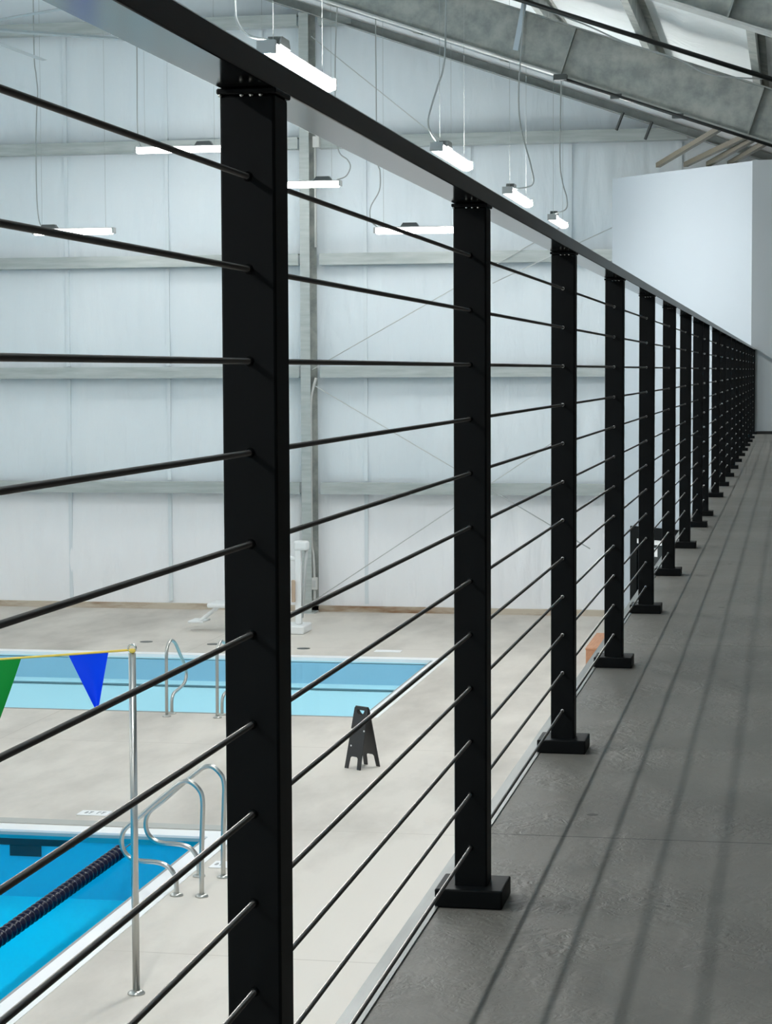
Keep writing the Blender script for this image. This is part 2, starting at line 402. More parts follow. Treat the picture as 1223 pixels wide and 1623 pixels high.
# angled office block at the end of the walkway
CX, LX, LY = -0.461, -2.237, 27.1
TOP = 3.165
aw = MB(); T = 0.10
d = Vector((LX-CX, LY-YEND)).normalized(); nrm = Vector((-d.y, d.x))   # inward-ish
if nrm.y < 0: nrm = -nrm
poly = [(CX, YEND), (LX, LY), (LX+nrm.x*T, LY+nrm.y*T), (CX+nrm.x*T, YEND+nrm.y*T)]
aw.prism(poly, 'z', ZP, TOP)
struct('wall_angled', aw, 'drywall', 'pale blue-grey angled wall of the office block past the railing', 'wall')
struct('wall_office_side', MB().box(LX, LY, ZP, LX+0.1, YFAR-0.06, TOP), 'drywall', 'side wall of the office block running back to the far wall', 'wall')
we = MB(); we.box(CX, YEND, ZP, XR_, YEND+0.1, TOP+0.01)
struct('wall_end', we, 'drywall_grey', 'shaded grey wall closing the end of the walkway', 'wall')
struct('ceiling_office', MB().prism([(CX+0.1, YEND+0.11), (LX+0.15, LY+0.06), (LX+0.15, YFAR-0.2), (XR_, YFAR-0.2), (XR_, YEND+0.11)], 'z', TOP-0.08, TOP-0.01), 'tan_wall', 'flat top of the office block', 'ceiling')
struct('baseboard_end', MB().box(CX+0.06, YEND-0.012, 0.0, XR_, YEND, 0.035), 'pipe_black', 'dark base strip at the foot of the end wall', 'baseboard')
# seam strip on the angled wall
def on_angle(t, z, off=0.0): # t metres from corner along the angled face
    return Vector((CX + d.x*t - nrm.x*off, YEND + d.y*t - nrm.y*off, z))
# glazed door low on the angled wall
dr = MB()
def apanel(mb, t0, t1, z0, z1, o0, o1):
    vs = [on_angle(t0,z0,o0), on_angle(t1,z0,o0), on_angle(t1,z1,o0), on_angle(t0,z1,o0), on_angle(t0,z0,o1), on_angle(t1,z0,o1), on_angle(t1,z1,o1), on_angle(t0,z1,o1)]
    return mb.add(vs, [(0,3,2,1),(4,5,6,7),(0,1,5,4),(1,2,6,5),(2,3,7,6),(3,0,4,7)])
sm = MB(); apanel(sm, 0.02, 2.55, 0.150, 0.158, 0.0, 0.004)
struct('trim_2', sm, 'drywall_grey', 'thin horizontal seam across the angled pale wall', 'trim')
D0, D1, DZ1, DZ0 = 0.50, 2.16, -1.20, ZP+0.01
for a, b_ in ((D0, D0+0.13), (D1-0.13, D1)): apanel(dr, a, b_, DZ0, DZ1, 0.0, 0.05)
apanel(dr, D0+0.13, D1-0.13, DZ1-0.15, DZ1, 0.0, 0.05); apanel(dr, (D0+D1)/2-0.07, (D0+D1)/2+0.07, DZ0, DZ1-0.15, 0.0, 0.05)
door = struct('door_1', dr, 'black', 'black framed glazed double door low in the angled pale wall', 'door')
for a, b_ in ((D0+0.13, (D0+D1)/2-0.07), ((D0+D1)/2+0.07, D1-0.13)):
    p_ = MB(); apanel(p_, a, b_, DZ0, DZ1-0.21, 0.005, 0.015); obj('pane', p_, 'glass_dark', door)
    r_ = MB(); apanel(r_, a, b_, DZ1-0.21, DZ1-0.15, 0.005, 0.045); obj('transom_rail', r_, 'white_plastic', door, label='white door head rail')
    s_ = MB(); tm = (a+b_)/2; apanel(s_, tm-0.05, tm+0.05, DZ1-0.36, DZ1-0.25, 0.015, 0.018); obj('notice', s_, 'white_plastic', door, label='small white notice')

# roof: white insulation sagging over the purlins
PX = [-7.70, -6.48, -5.24, -4.00, -2.72, -1.56, -0.36, 0.85, 2.05]
def roof(right=True):
    mb = MB()
    if right: x0, x1 = RIDGE, XR_+0.1
    else: x0, x1 = XL-0.1, RIDGE
    nx, ny = 120, 130; vs = []
    for j in range(ny+1):
        y = YN + (YFAR+0.3-YN)*j/ny
        for i in range(nx+1):
            x = x0 + (x1-x0)*i/nx
            xx = x if right else 2*RIDGE - x
            z = PUR(xx) + 0.215
            sag = 0.05*math.sin(PI*((xx+0.36)/1.22 % 1.0)) * (0.6+0.6*noise.noise((xx*0.4, y*0.35, 3)))
            fold = 0.03*noise.noise((xx*5+0.3*y, y*0.25, 8)) + 0.02*noise.noise((xx*11, y*0.3, 2))
            vs.append((x, y, z - (max(sag,0)+fold if right else 0)))
    mb.add(vs, [(j*(nx+1)+i, j*(nx+1)+i+1, (j+1)*(nx+1)+i+1, (j+1)*(nx+1)+i) for j in range(ny) for i in range(nx)], True)
    return mb
struct('ceiling_right', roof(True), 'roof_sheet', 'white wrinkled roof insulation sloping down over the walkway', 'ceiling')
struct('ceiling_left', roof(False), 'roof_sheet', 'white roof insulation sloping down beyond the ridge', 'ceiling')

# ------------------------------------------------------------------ steel frame
def rafter(y, label, x0=-10.9, x1=3.15, stiff=(), h=0.58, fw=0.20):
    t = thing('roof_rafter', label, 'roof beam', (0, y, 0))
    zb = lambda x: RAF(x)
    def strip(mb, ya, yb, za, zb_):
        vs = []
        for x in (x0, x1):
            vs += [(x,ya,RAF(x)+za),(x,yb,RAF(x)+za),(x,yb,RAF(x)+zb_),(x,ya,RAF(x)+zb_)]
        return mb.add(vs, [(0,1,2,3),(7,6,5,4),(0,4,5,1),(1,5,6,2),(2,6,7,3),(3,7,4,0)])
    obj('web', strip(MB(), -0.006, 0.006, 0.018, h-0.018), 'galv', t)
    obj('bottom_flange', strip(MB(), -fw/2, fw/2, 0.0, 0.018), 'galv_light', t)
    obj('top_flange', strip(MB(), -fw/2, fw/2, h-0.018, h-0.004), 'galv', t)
    for sx in stiff:
        m = MB(); sl = 0.3455*h*0.9
        m.add([(sx-0.008,-0.006,RAF(sx)+0.02),(sx+0.008,-0.006,RAF(sx)+0.02),(sx+sl*0.9+0.008,-0.006,RAF(sx+sl*0.9)+h-0.02),(sx+sl*0.9-0.008,-0.006,RAF(sx+sl*0.9)+h-0.02),
               (sx-0.008,-0.095,RAF(sx)+0.02),(sx+0.008,-0.095,RAF(sx)+0.02),(sx+sl*0.9+0.008,-0.095,RAF(sx+sl*0.9)+h-0.02),(sx+sl*0.9-0.008,-0.095,RAF(sx+sl*0.9)+h-0.02)],
              [(0,1,2,3),(7,6,5,4),(0,4,5,1),(1,5,6,2),(2,6,7,3),(3,7,4,0)])
        obj('stiffener', m, 'galv', t)
    return t
rafter(23.0, 'large galvanised steel roof beam sloping down above the white office block', stiff=(-2.45, -0.47))
rafter(15.4, 'nearest galvanised roof beam cut by the top right corner', stiff=(-0.46,))
# end-wall rafter (channel)
t = thing('roof_rafter', 'slim grey steel channel along the sloping top of the far white wall', 'roof beam', (0, 30.22, 0))
m = MB(); ERZ = lambda x: 3.515 - 0.347*x
def echan(za, zb_, ya, yb):
    vs = []
    for x in (-10.9, 3.15): vs += [(x,ya,ERZ(x)+za),(x,yb,ERZ(x)+za),(x,yb,ERZ(x)+zb_),(x,ya,ERZ(x)+zb_)]
    return MB().add(vs, [(0,1,2,3),(7,6,5,4),(0,4,5,1),(1,5,6,2),(2,6,7,3),(3,7,4,0)])
obj('web', echan(0.0, 0.13, 0.10, 0.11), 'rafter_end', t)
obj('bottom_flange', echan(-0.006, 0.004, -0.06, 0.12), 'rafter_end', t)
obj('top_flange', echan(0.126, 0.136, -0.06, 0.12), 'galv_light', t)
cs = MB(); vs = []
for x in (-10.9, 3.15): vs += [(x,30.18,ERZ(x)+0.14),(x,30.26,ERZ(x)+0.14),(x,30.26,ERZ(x)+0.205),(x,30.18,ERZ(x)+0.205)]
cs.add(vs, [(0,1,2,3),(7,6,5,4),(0,4,5,1),(1,5,6,2),(2,6,7,3),(3,7,4,0)])
struct('trim_3', cs, 'tarp_low', 'white closure strip above the sloping channel of the far wall', 'trim')
# purlins
ordn = ['right-most', 'second', 'third', 'fourth', 'fifth', 'sixth', 'seventh', 'eighth', 'ninth']
seen = {-1.56: 'dark steel roof purlin running between the two big beams near the top edge',
        -0.36: 'dark steel roof purlin over the right end of the big beam',
        -2.72: 'steel roof purlin ending on the far wall channel, third up the slope from the railing',
        -4.00: 'steel roof purlin ending on the far wall channel, fourth up the slope from the railing',
        -5.24: 'steel roof purlin ending on the far wall channel, fifth up the slope from the railing',
        -6.48: 'steel roof purlin ending on the far wall channel, sixth up the slope from the railing',
        -7.70: 'steel roof purlin ending on the far wall channel, highest up the slope',
        0.85: 'steel roof purlin above the walkway, first to the right of the railing line',
        2.05: 'lowest steel roof purlin above the walkway by the side wall'}
for x in PX:
    z = PUR(x)
    m = MB(); m.prism([(x-0.075,z),(x+0.005,z-0.02),(x+0.005,z+0.19),(x+0.08,z+0.17),(x+0.08,z+0.176),(x-0.001,z+0.198),(x-0.001,z-0.013),(x-0.075,z+0.006)], 'y', YN+0.05, YFAR-0.12)
    o = obj('roof_purlin', m, 'galv'); tag(o, seen[x], 'purlin', 'roof purlins')

# girts on the far wall, broken at the column
COLX0, COLX1 = -7.015, -6.873
gname = ['top', 'second', 'third', 'fourth', 'lowest']
gends = [-6.25, -1.46, -1.0, -1.0, -1.0]
for k, z in enumerate(GZ):
    for side in (0, 1):
        x0, x1 = ((-18.0, COLX0-0.04) if side == 0 else (COLX1+0.13, gends[k]))
        yf, yb = YFAR-0.30, YFAR-0.10
        m = MB(); h = 0.165
        m.prism([(yf,z-h/2),(yb,z-h/2),(yb,z-h/2+0.006),(yf+0.006,z-h/2+0.006),(yf+0.006,z+h/2-0.006),(yb,z+h/2-0.006),(yb,z+h/2),(yf,z+h/2)], 'x', x0, x1)
        o = obj('wall_girt', m, 'girt')
        nm = {'top': 'topmost', 'second': 'second from the top', 'third': 'third from the top', 'fourth': 'fourth from the top', 'lowest': 'lowest of its stack'}[gname[k]]
        tag(o, 'horizontal steel girt on the far wall, ' + nm + (', left of the column' if side == 0 else ', right of the column'), 'girt', 'wall girts')
# steel column on the far wall
t = thing('steel_column', 'grey steel column standing against the far white wall', 'column', ((COLX0+COLX1)/2, 30.25, ZP))
hc = ERZ(-6.94) - ZP - 0.01
obj('front_flange', MB().box(-0.071,-0.006,0,0.071,0.006,hc), 'girt', t)
obj('web', MB().box(-0.005,0.006,0,0.005,0.24,hc), 'girt', t)
obj('back_flange', MB().box(-0.085,0.24,0,0.12,0.252,hc), 'galv', t)
obj('base_plate', MB().box(-0.12,-0.04,0,0.12,0.26,0.02), 'girt', t)
# conduit with boxes
t = thing('electrical_conduit', 'grey electrical conduit with an outlet box beside the steel column', 'conduit', (-6.84, 30.30, ZP))
lo = lambda x, z: (x+6.84, 0.0, z-ZP)
obj('pipe', MB().tube(smooth_path([lo(-6.80,0.66), lo(-6.86,0.45), lo(-6.885,0.2), lo(-6.885,-1.0), lo(-6.885,-1.72), lo(-6.86,-1.95), lo(-6.845,-2.3), lo(-6.845,-2.62)], 6), 0.022, 8), 'pvc', t)
obj('outlet_box', MB().bbox(-0.045,-0.05,-2.44-ZP,0.045,0.02,-2.26-ZP,0.006), 'pvc', t)
obj('outlet_cover', MB().bbox(-0.022,-0.058,-2.40-ZP,0.022,-0.05,-2.30-ZP,0.004), 'fix_grey', t)
t = thing('junction_box', 'pale junction box on the column beside the second girt', 'junction box', (-6.76, 30.25, 4.05))
obj('box', MB().bbox(-0.05,-0.05,-0.07,0.05,0.05,0.09,0.006), 'pvc', t)
obj('pipe', MB().tube([(-0.02,0,-0.07),(-0.02,0,-1.5)], 0.018, 8), 'pvc', t)
# diagonal bracing rods
for (a, b_, lb) in (((-6.85,0.78),(-3.2,2.79),'thin bracing rod rising to the right from the column, above the fourth girt'),
                    ((-6.80,0.54),(-2.8,-1.79),'thin bracing rod falling to the right from the column, below the fourth girt'),
                    ((-6.83,5.57),(-4.6,3.76),'thin bracing rod falling from the top of the column to the second girt'),
                    ((-6.87,-2.62),(-3.0,-0.05),'thin bracing rod rising from the foot of the column'),
                    ((-4.2,2.0),(-2.3,2.85),'short bracing rod at the left edge of the pale office block')):
    o = obj('bracing_rod', MB().tube([(a[0],30.26-0.03*(a[1]<-2),a[1]),(b_[0],30.26-0.03*(a[1]<-2),b_[1])], 0.008, 6), 'rod'); tag(o, lb, 'bracing rod', 'wall bracing rods')

# black pipes along the main rafter
def along(y, off, x0, x1): return [(x0, y, RAF(x0)+off), (x1, y, RAF(x1)+off)]
o = obj('black_pipe', MB().tube(along(22.72, 0.645, -6.5, 0.5), 0.026, 8), 'pipe_black'); tag(o, 'black pipe running along the top of the large roof beam', 'pipe')
t = thing('black_pipe', 'black pipe hung under the lower flange of the large roof beam', 'pipe', (0, 22.85, 0))
obj('pipe', MB().tube([(-2.42,0,RAF(-2.42)-0.025),(0.3,0,RAF(0.3)-0.025)], 0.018, 8), 'pipe_black', t)
obj('end_clamp', MB().cbox(-2.44,0,RAF(-2.44)-0.02,0.14,0.10,0.06), 'fix_dark', t)
for x in (-1.85, -1.2): obj('clamp', MB().cbox(x,0.02,RAF(x)-0.03,0.12,0.06,0.05), 'fix_dark', t)
# zinc strip bracket
o = obj('hanger_strip', MB().bar((-2.83,22.86,4.66),(-2.925,22.86,4.17),0.055,0.012,(0,1,0)), 'bracket'); tag(o, 'pale zinc strip fixed to the web of the large roof beam', 'bracket')
# loose cables on the rafter
pts = [(-2.80,22.84,4.66),(-2.2,22.84,4.42),(-1.75,22.84,4.21),(-1.2,22.84,4.02),(-0.9,22.84,3.86),(-0.5,22.84,3.80),(-0.05,22.84,3.78)]
o = obj('loose_cable', MB().tube(smooth_path(pts, 6), 0.009, 6), 'cord_grey'); tag(o, 'pale loose cable drooping along the web of the large roof beam', 'cable')
# tan struts
SA = [((-0.74,23.13,3.335),(-1.60,26.05,3.22)), ((-0.473,23.13,3.24),(-1.27,26.05,3.22)), ((-0.40,23.13,3.205),(-1.00,26.05,3.22)), ((-0.274,23.13,3.165),(-0.75,26.05,3.22))]
for k, (a, b_) in enumerate(SA):
    o = obj('brace_strut', MB().bar(a, b_, 0.055, 0.055), 'strut')
    tag(o, ['left-most tan strut between the large roof beam and the top of the office block', 'second tan strut from the left between the roof beam and the office block',
            'third tan strut from the left between the roof beam and the office block', 'right-most tan strut between the roof beam and the office block'][k], 'strut', 'tan roof struts')
# ties between the end channel and the wall
for k, (x, z) in enumerate(((-2.33, 4.30), (-1.93, 4.08))):
    o = obj('tie_bar', MB().bar((x, 30.05, ERZ(x)+0.02), (x-0.10, 30.1, ERZ(x)-0.22), 0.03, 0.03), 'fix_dark')
    tag(o, ['short dark tie bar hanging under the far channel, longer one', 'short dark tie bar under the far channel next to the second girt end'][k], 'tie bar')

# ------------------------------------------------------------------ cable railing
rail = thing('cable_railing', 'long black metal cable railing along the open side of the grey walkway', 'railing', (RX, Y1, 0))
ZB, ZT = EYE+0.2303, EYE+0.2532
YS = [0.30, YEND-Y1-0.004]
HW = 0.0227
obj('top_rail', MB().bbox(-HW, -2.6, ZB, HW, YEND-Y1-0.003, ZT, 0.0016, 2), 'rail_black', rail)
post_me = MB().bbox(-POST_W/2, -POST_W/2, 0.02, POST_W/2, POST_W/2, ZB-0.005, 0.0022, 2).mesh('post')
base_mb = MB()
def frustum_cover(mb):
    b, t_, h = 0.0475, 0.0455, 0.0265
    mb.bbox(-b, -b, 0, b, b, h, 0.0022, 2)
    return mb
base_me = frustum_cover(base_mb).mesh('base_cover')
plate_me = MB().bbox(-0.0250, -0.0262, ZB-0.0050, 0.0250, 0.0262, ZB-0.0002, 0.001, 1).mesh('top_plate')
screw_me = MB().lathe([(0.0,-0.0025),(0.0016,-0.0022),(0.0021,-0.001),(0.0021,0.0)], 10).mesh('screw')
for me, mt in ((post_me,'black'),(base_me,'black'),(plate_me,'black'),(screw_me,'steel')): me.materials.append(M[mt])
NC = 12
CZ = [EYE + 0.1590 - k*0.07504 for k in range(NC)]
fit_me = MB().lathe([(0.0042,0.0),(0.0042,-0.0008),(0.0036,-0.0020),(0.0026,-0.0026),(0.0,-0.0027)], 10, axis='y').mesh('cable_fitting')
fit_me.materials.append(M['black'])
fit2_me = MB().lathe([(0.0030,0.0),(0.0034,-0.001),(0.0032,-0.0022),(0.0024,-0.0034),(0.0012,-0.0040),(0.0,-0.0042)], 10, axis='y').mesh('cable_fitting_glint')
fit2_me.materials.append(M['fitting_glint'])
posts = [-1] + list(range(0, 20))
far_fit = MB()
for i in posts:
    y = i*SP
    if i == 8: y -= 0.35*SP
    if i == 19: y = YEND - Y1 - 0.03
    p = obj('post', post_me, None, rail, (0, y, 0))
    obj('base_cover', base_me, None, p); obj('top_plate', plate_me, None, p)
    if 0 <= i <= 5:
        for sx, sy in ((-0.022,-0.0242),(-0.004,-0.0246),(0.004,-0.0246),(0.012,-0.0244)):
            obj('screw', screw_me, None, p, (sx, sy, ZB-0.0050), label='bright screw head')
    for k in range(NC):
        if 0 <= i <= 7: obj('cable_fitting', fit_me if i < 2 else fit2_me, None, p, (0, -POST_W/2, CZ[k]), label=None if i < 2 else 'cable fitting with painted glint')
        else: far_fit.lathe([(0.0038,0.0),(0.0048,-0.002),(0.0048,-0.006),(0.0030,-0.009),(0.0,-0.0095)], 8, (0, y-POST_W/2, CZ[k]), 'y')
ff = obj('cable_fittings', far_fit, 'fitting_glint', rail, kind='stuff', label='rows of tiny fittings with painted glint on the far posts')
for k in range(NC):
    obj('cable', MB().tube([(0,-2.6,CZ[k]),(0,YEND-Y1-0.03,CZ[k])], 0.0025, 8), 'cable', rail)

# ------------------------------------------------------------------ pools
WZ = ZP - 0.035
def ring(mb, P, w, z0, z1):
    x0, x1, y0, y1 = P['x0'], P['x1'], P['y0'], P['y1']
    mb.box(x1, y0-w, z0, x1+w, y1+w, z1); mb.box(x0-w, y0-w, z0, x0, y1+w, z1)
    mb.box(x0, y1, z0, x1, y1+w, z1); mb.box(x0, y0-w, z0, x1, y0, z1)
def basin(P, zf):
    x0, x1, y0, y1 = P['x0'], P['x1'], P['y0'], P['y1']
    m = MB(); z1 = ZP-0.06; t_ = 0.05
    m.box(x0-t_, y0-t_, zf-0.05, x0, y1+t_, z1); m.box(x1, y0-t_, zf-0.05, x1+t_, y1+t_, z1)
    m.box(x0, y1, zf-0.05, x1, y1+t_, z1); m.box(x0, y0-t_, zf-0.05, x1, y0, z1)
    fl_ = MB().box(x0, y0, zf-0.05, x1, y1, zf)
    return m, fl_
def local(mb, c):
    mb.v = [(a[0]-c[0], a[1]-c[1], a[2]-c[2]) for a in mb.v]; return mb
def pool(label, P, zf, wmat, copw_near):
    c = ((P['x0']+P['x1'])/2, (P['y0']+P['y1'])/2, ZP)
    t = thing('swimming_pool', label, 'pool', c)
    bw, bf = basin(P, zf)
    obj('basin_wall', local(bw, c), 'basin_shade', t); obj('basin_floor', local(bf, c), 'plaster_white', t)
    m = MB(); x0, x1, y0, y1 = P['x0'], P['x1'], P['y0'], P['y1']; w = CW
    x1w = hx
    yn = y0 - (w if copw_near else 0.04)
    m.box(x1, yn, ZP-0.05, x1w, y1+w, ZP+0.004); m.box(x0-w, yn, ZP-0.05, x0, y1+w, ZP+0.004)
    m.box(x0, y1, ZP-0.05, x1, y1+w, ZP+0.004)
    if copw_near: m.box(x0, yn, ZP-0.05, x1, y0, ZP+0.004)
    obj('coping', local(m, c), 'coping', t, label='white tiled pool edge')
    g = MB(); e = 0.028
    g.box(x1-e, y0, ZP-0.06, x1-0.001, y1-e, ZP-0.002); g.box(x0+0.001, y0, ZP-0.06, x0+e, y1-e, ZP-0.002)
    g.box(x0+e, y0+0.001, ZP-0.06, x1-e, y0+e, ZP-0.002)
    obj('gutter_edge', local(g, c), 'gutter', t, label='thin grey gutter lip')
    wm = MB(); wm.add([(x0+0.002,y0+0.002,WZ),(x1-e,y0+0.002,WZ),(x1-e,y1-0.002,WZ),(x0+0.002,y1-0.002,WZ)], [(0,1,2,3)])
    obj('water_surface', local(wm, c), wmat, t)
    return t, c
tn, cn = pool('deep blue lap pool with a lane rope in the lower left', NP, ZP-0.52, 'water_deep', True)
mk = MB(); yq = NP['y1']-0.012
mk.box(-9.5, yq, ZP-0.115, -5.40, yq+0.008, ZP-0.063); mk.box(-5.92, yq, ZP-0.20, -5.665, yq+0.008, ZP-0.117)
wl = MB(); wl.box(NP['x0'], NP['y1']-0.010, ZP-0.075, NP['x1']-0.03, NP['y1']-0.001, ZP-0.012)
obj('waterline_band', local(wl, cn), 'waterline', tn, label='teal tile band at the water line')
obj('lane_target', local(mk, cn), 'tile_black', tn, label='black tile target on the end wall')
tf, cf = pool('pale turquoise pool in front of the far wall', FP, ZP-0.32, 'water_shallow', False)
st = MB(); st.box(FP['x0'], 24.95, ZP-0.315, FP['x1']-0.03, 25.02, ZP-0.30)
obj('step_line', local(st, cf), 'tile_step', tf, label='dark tile line along the pool floor')
o = obj('drain_grate', MB().box(-16.2, NP['y1']+CW+0.03, ZP+0.0005, -4.125, NP['y1']+CW+0.20, ZP+0.006), 'grate'); tag(o, 'long grey drain strip behind the white edge of the lap pool', 'drain')

# depth markers set in the deck (illegible dark marks)
def marker(x, y, w, dy, label):
    t = thing('depth_marker', label, 'depth marker', (x, y, ZP))
    obj('tile', MB().bbox(-w/2,-dy/2,0.0005,w/2,dy/2,0.007,0.002,1), 'coping', t)
    for k, (mx, sh) in enumerate(((-0.065,0),(-0.03,1),(0.04,2),(0.072,1))):
        m = MB()
        if sh == 0: m.prism([(mx-0.012,-0.03),(mx+0.006,-0.035),(mx+0.014,0.0),(mx+0.006,0.04),(mx-0.008,0.03)], 'z', 0.007, 0.0085)
        elif sh == 1: m.prism([(mx-0.008,-0.04),(mx+0.002,-0.04),(mx+0.016,0.045),(mx-0.012,0.045),(mx-0.012,0.02),(mx-0.002,0.01)], 'z', 0.007, 0.0085)
        else: m.prism([(mx-0.014,-0.035),(mx-0.006,-0.035),(mx-0.004,0.02),(mx+0.01,0.02),(mx+0.01,0.04),(mx-0.014,0.04)], 'z', 0.007, 0.0085)
        obj('printed_mark', m, 'gutter', t, label='small grey printed mark')
marker(-5.468, 16.14, 0.25, 0.17, 'white depth marker tile on the deck behind the lap pool')
marker(-3.96, 14.58, 0.20, 0.20, 'white depth marker tile beside the handrail of the lap pool')

t = thing('depth_marker', 'faint white depth marker tile on the deck behind the turquoise pool', 'depth marker', (-4.98, 26.25, ZP))
obj('tile', MB().bbox(-0.17,-0.09,0.0005,0.17,0.09,0.007,0.002,1), 'coping', t)
for x, y, lb in ((-7.36, 26.6, 'small round floor drain behind the turquoise pool, left of the nearest post'), (-8.3, 26.7, 'small round floor drain farthest left behind the turquoise pool'), (-6.10, 26.35, 'small round floor drain just right of the nearest post, by the pool lift')):
    t = thing('floor_drain', lb, 'drain', (x, y, ZP))
    obj('cover', MB().lathe([(0.0,0.005),(0.07,0.005),(0.085,0.0035),(0.085,0.0005)], 20), 'fix_dark', t)
# pool handrails
def rail_obj(base, pts, ends, label, group):
    t = thing('pool_handrail', label, 'handrail', base)
    L = [Vector(p)-Vector(base) for p in pts]
    obj('bent_tube', MB().tube(smooth_path(L, 7), 0.0172, 12), 'brushed', t)
    for e in ends:
        e = Vector(e)-Vector(base)
        obj('base_flange', MB().lathe([(0.045,0.0),(0.045,0.008),(0.034,0.018),(0.018,0.022)], 16, (e.x,e.y,0)), 'brushed', t)
PR = [(0.0,0.0),(0.003,0.30),(0.012,0.56),(0.014,0.64),(0.002,0.71),(-0.040,0.762),(-0.085,0.785),(-0.135,0.775),(-0.19,0.735),(-0.32,0.628),(-0.43,0.530),(-0.515,0.465),(-0.550,0.415),(-0.560,0.352),(-0.545,0.292),(-0.500,0.247),(-0.44,0.229),(-0.32,0.224),(-0.255,0.207),(-0.210,0.172),(-0.182,0.118),(-0.176,0.05),(-0.176,0.0)]
for y, lb in ((13.666, 'bent steel handrail of the lap pool, the nearer of the pair'), (14.22, 'bent steel handrail of the lap pool, the farther of the pair')):
    pts = [(-3.880+a, y, ZP+b) for a, b in PR]
    rail_obj((-3.880, y, ZP), pts, (pts[0], pts[-1]), lb, None)
PF = [(0.0,0.0),(0.005,0.38),(0.012,0.62),(0.035,0.70),(0.095,0.75),(0.18,0.768),(0.275,0.745),(0.36,0.70),(0.50,0.585),(0.64,0.47),(0.715,0.39),(0.735,0.335),(0.71,0.285),(0.64,0.248),(0.52,0.228),(0.36,0.213),(0.26,0.20),(0.205,0.168),(0.185,0.11),(0.185,0.0)]
for x, lb in ((-6.283, 'bent steel handrail of the turquoise pool, left of the nearest post'), (-5.745, 'bent steel handrail of the turquoise pool, partly behind the nearest post')):
    pts = [(x, 20.885+a, ZP+b) for a, b in PF]
    rail_obj((x, 20.885, ZP), pts, (pts[0], pts[-1]), lb, None)

# lane rope with float discs
LXX, L0, L1 = -4.865, 15.36, 10.2
t = thing('lane_line', 'dark navy lane rope of float discs on the lap pool', 'lane line', (LXX, L1, WZ))
obj('cable', MB().tube([(0,0,0.02),(0,L0-L1,0.02)], 0.005, 6), 'cable', t)
disc = MB().lathe([(0.010,-0.036),(0.022,-0.036),(0.024,-0.020),(0.048,-0.018),(0.053,-0.008),(0.054,0.0),(0.053,0.008),(0.048,0.018),(0.024,0.020),(0.022,0.036),(0.010,0.036)], 16, axis='y').mesh('float_disc'); disc.materials.append(M['navy'])
nd = 56
for k in range(nd): obj('float_disc', disc, None, t, (0, 0.1 + k*(L0-L1-0.45)/nd, 0.02))

# flag pole and pennant line
t = thing('flag_pole', 'slim steel pole holding the yellow flag rope beside the lap pool', 'pole', (-3.637, 11.43, ZP))
PH = -0.83 - ZP
obj('pole', MB().tube([(0,0,0),(0,0,PH)], 0.021, 14), 'brushed', t)
obj('base_flange', MB().lathe([(0.05,0.0),(0.05,0.008),(0.036,0.02),(0.021,0.024)], 16), 'brushed', t)
ring_pts = [(0.022*math.cos(a), 0, PH+0.026+0.022*math.sin(a)) for a in [2*PI*k/16 for k in range(17)]]
obj('eye_ring', MB().tube(ring_pts, 0.006, 8, False), 'steel', t)
t = thing('pennant_line', 'yellow rope strung with coloured pennants over the lap pool', 'flag line', (-3.637, 11.43, -0.812))
RZ = lambda x: -0.812 + (x+3.637)*0.095 + 0.004*(x+3.637)**2*0 - (-0.812)   # height along the rope, relative to the pole top
rp = [(-0.0,0,0.0)] + [(-0.25*k, 0.0, -0.0235*k + 0.0004*k*k) for k in range(1, 15)]
zr = lambda u: -0.0235*(u/0.25) + 0.0004*(u/0.25)**2
obj('rope', MB().tube(rp, 0.0065, 8), 'rope_yellow', t)
obj('rope_knot', MB().lathe([(0.0,-0.02),(0.012,-0.012),(0.014,0.0),(0.012,0.012),(0.0,0.02)], 10, (0.004,-0.012,-0.004), 'x'), 'rope_yellow', t)
def pennant(u0, u1, ut, zt, mat, label, curl):
    m = MB(); n = 10; vs = []
    for j in range(n+1):
        f_ = j/n
        for i in range(n+1):
            g = i/n
            ul = u0 + (ut-u0)*f_; ur = u1 + (ut+0.004-u1)*f_
            u = ul + (ur-ul)*g; z = (zr(-u)*(1-f_) + zt*f_)
            yv = curl*math.sin(g*PI)*0.03*math.sin(f_*PI*0.9) + curl*0.02*f_*f_
            vs.append((u, yv, z))
    k = len(vs)
    vs2 = vs + [(a, b_+0.0012, c_) for a, b_, c_ in vs]
    fs = [(j*(n+1)+i, j*(n+1)+i+1, (j+1)*(n+1)+i+1, (j+1)*(n+1)+i) for j in range(n) for i in range(n)]
    fs += [tuple(q+k for q in reversed(f_)) for f_ in fs]
    m.add(vs2, fs, True)
    obj('pennant', m, mat, t, label=label)
pennant(-0.378, -0.139, -0.218, -0.368, 'flag_blue', 'blue triangular pennant', 1.0)
pennant(-0.905, -0.658, -0.815, -0.475, 'flag_green', 'green triangular pennant', -1.0)

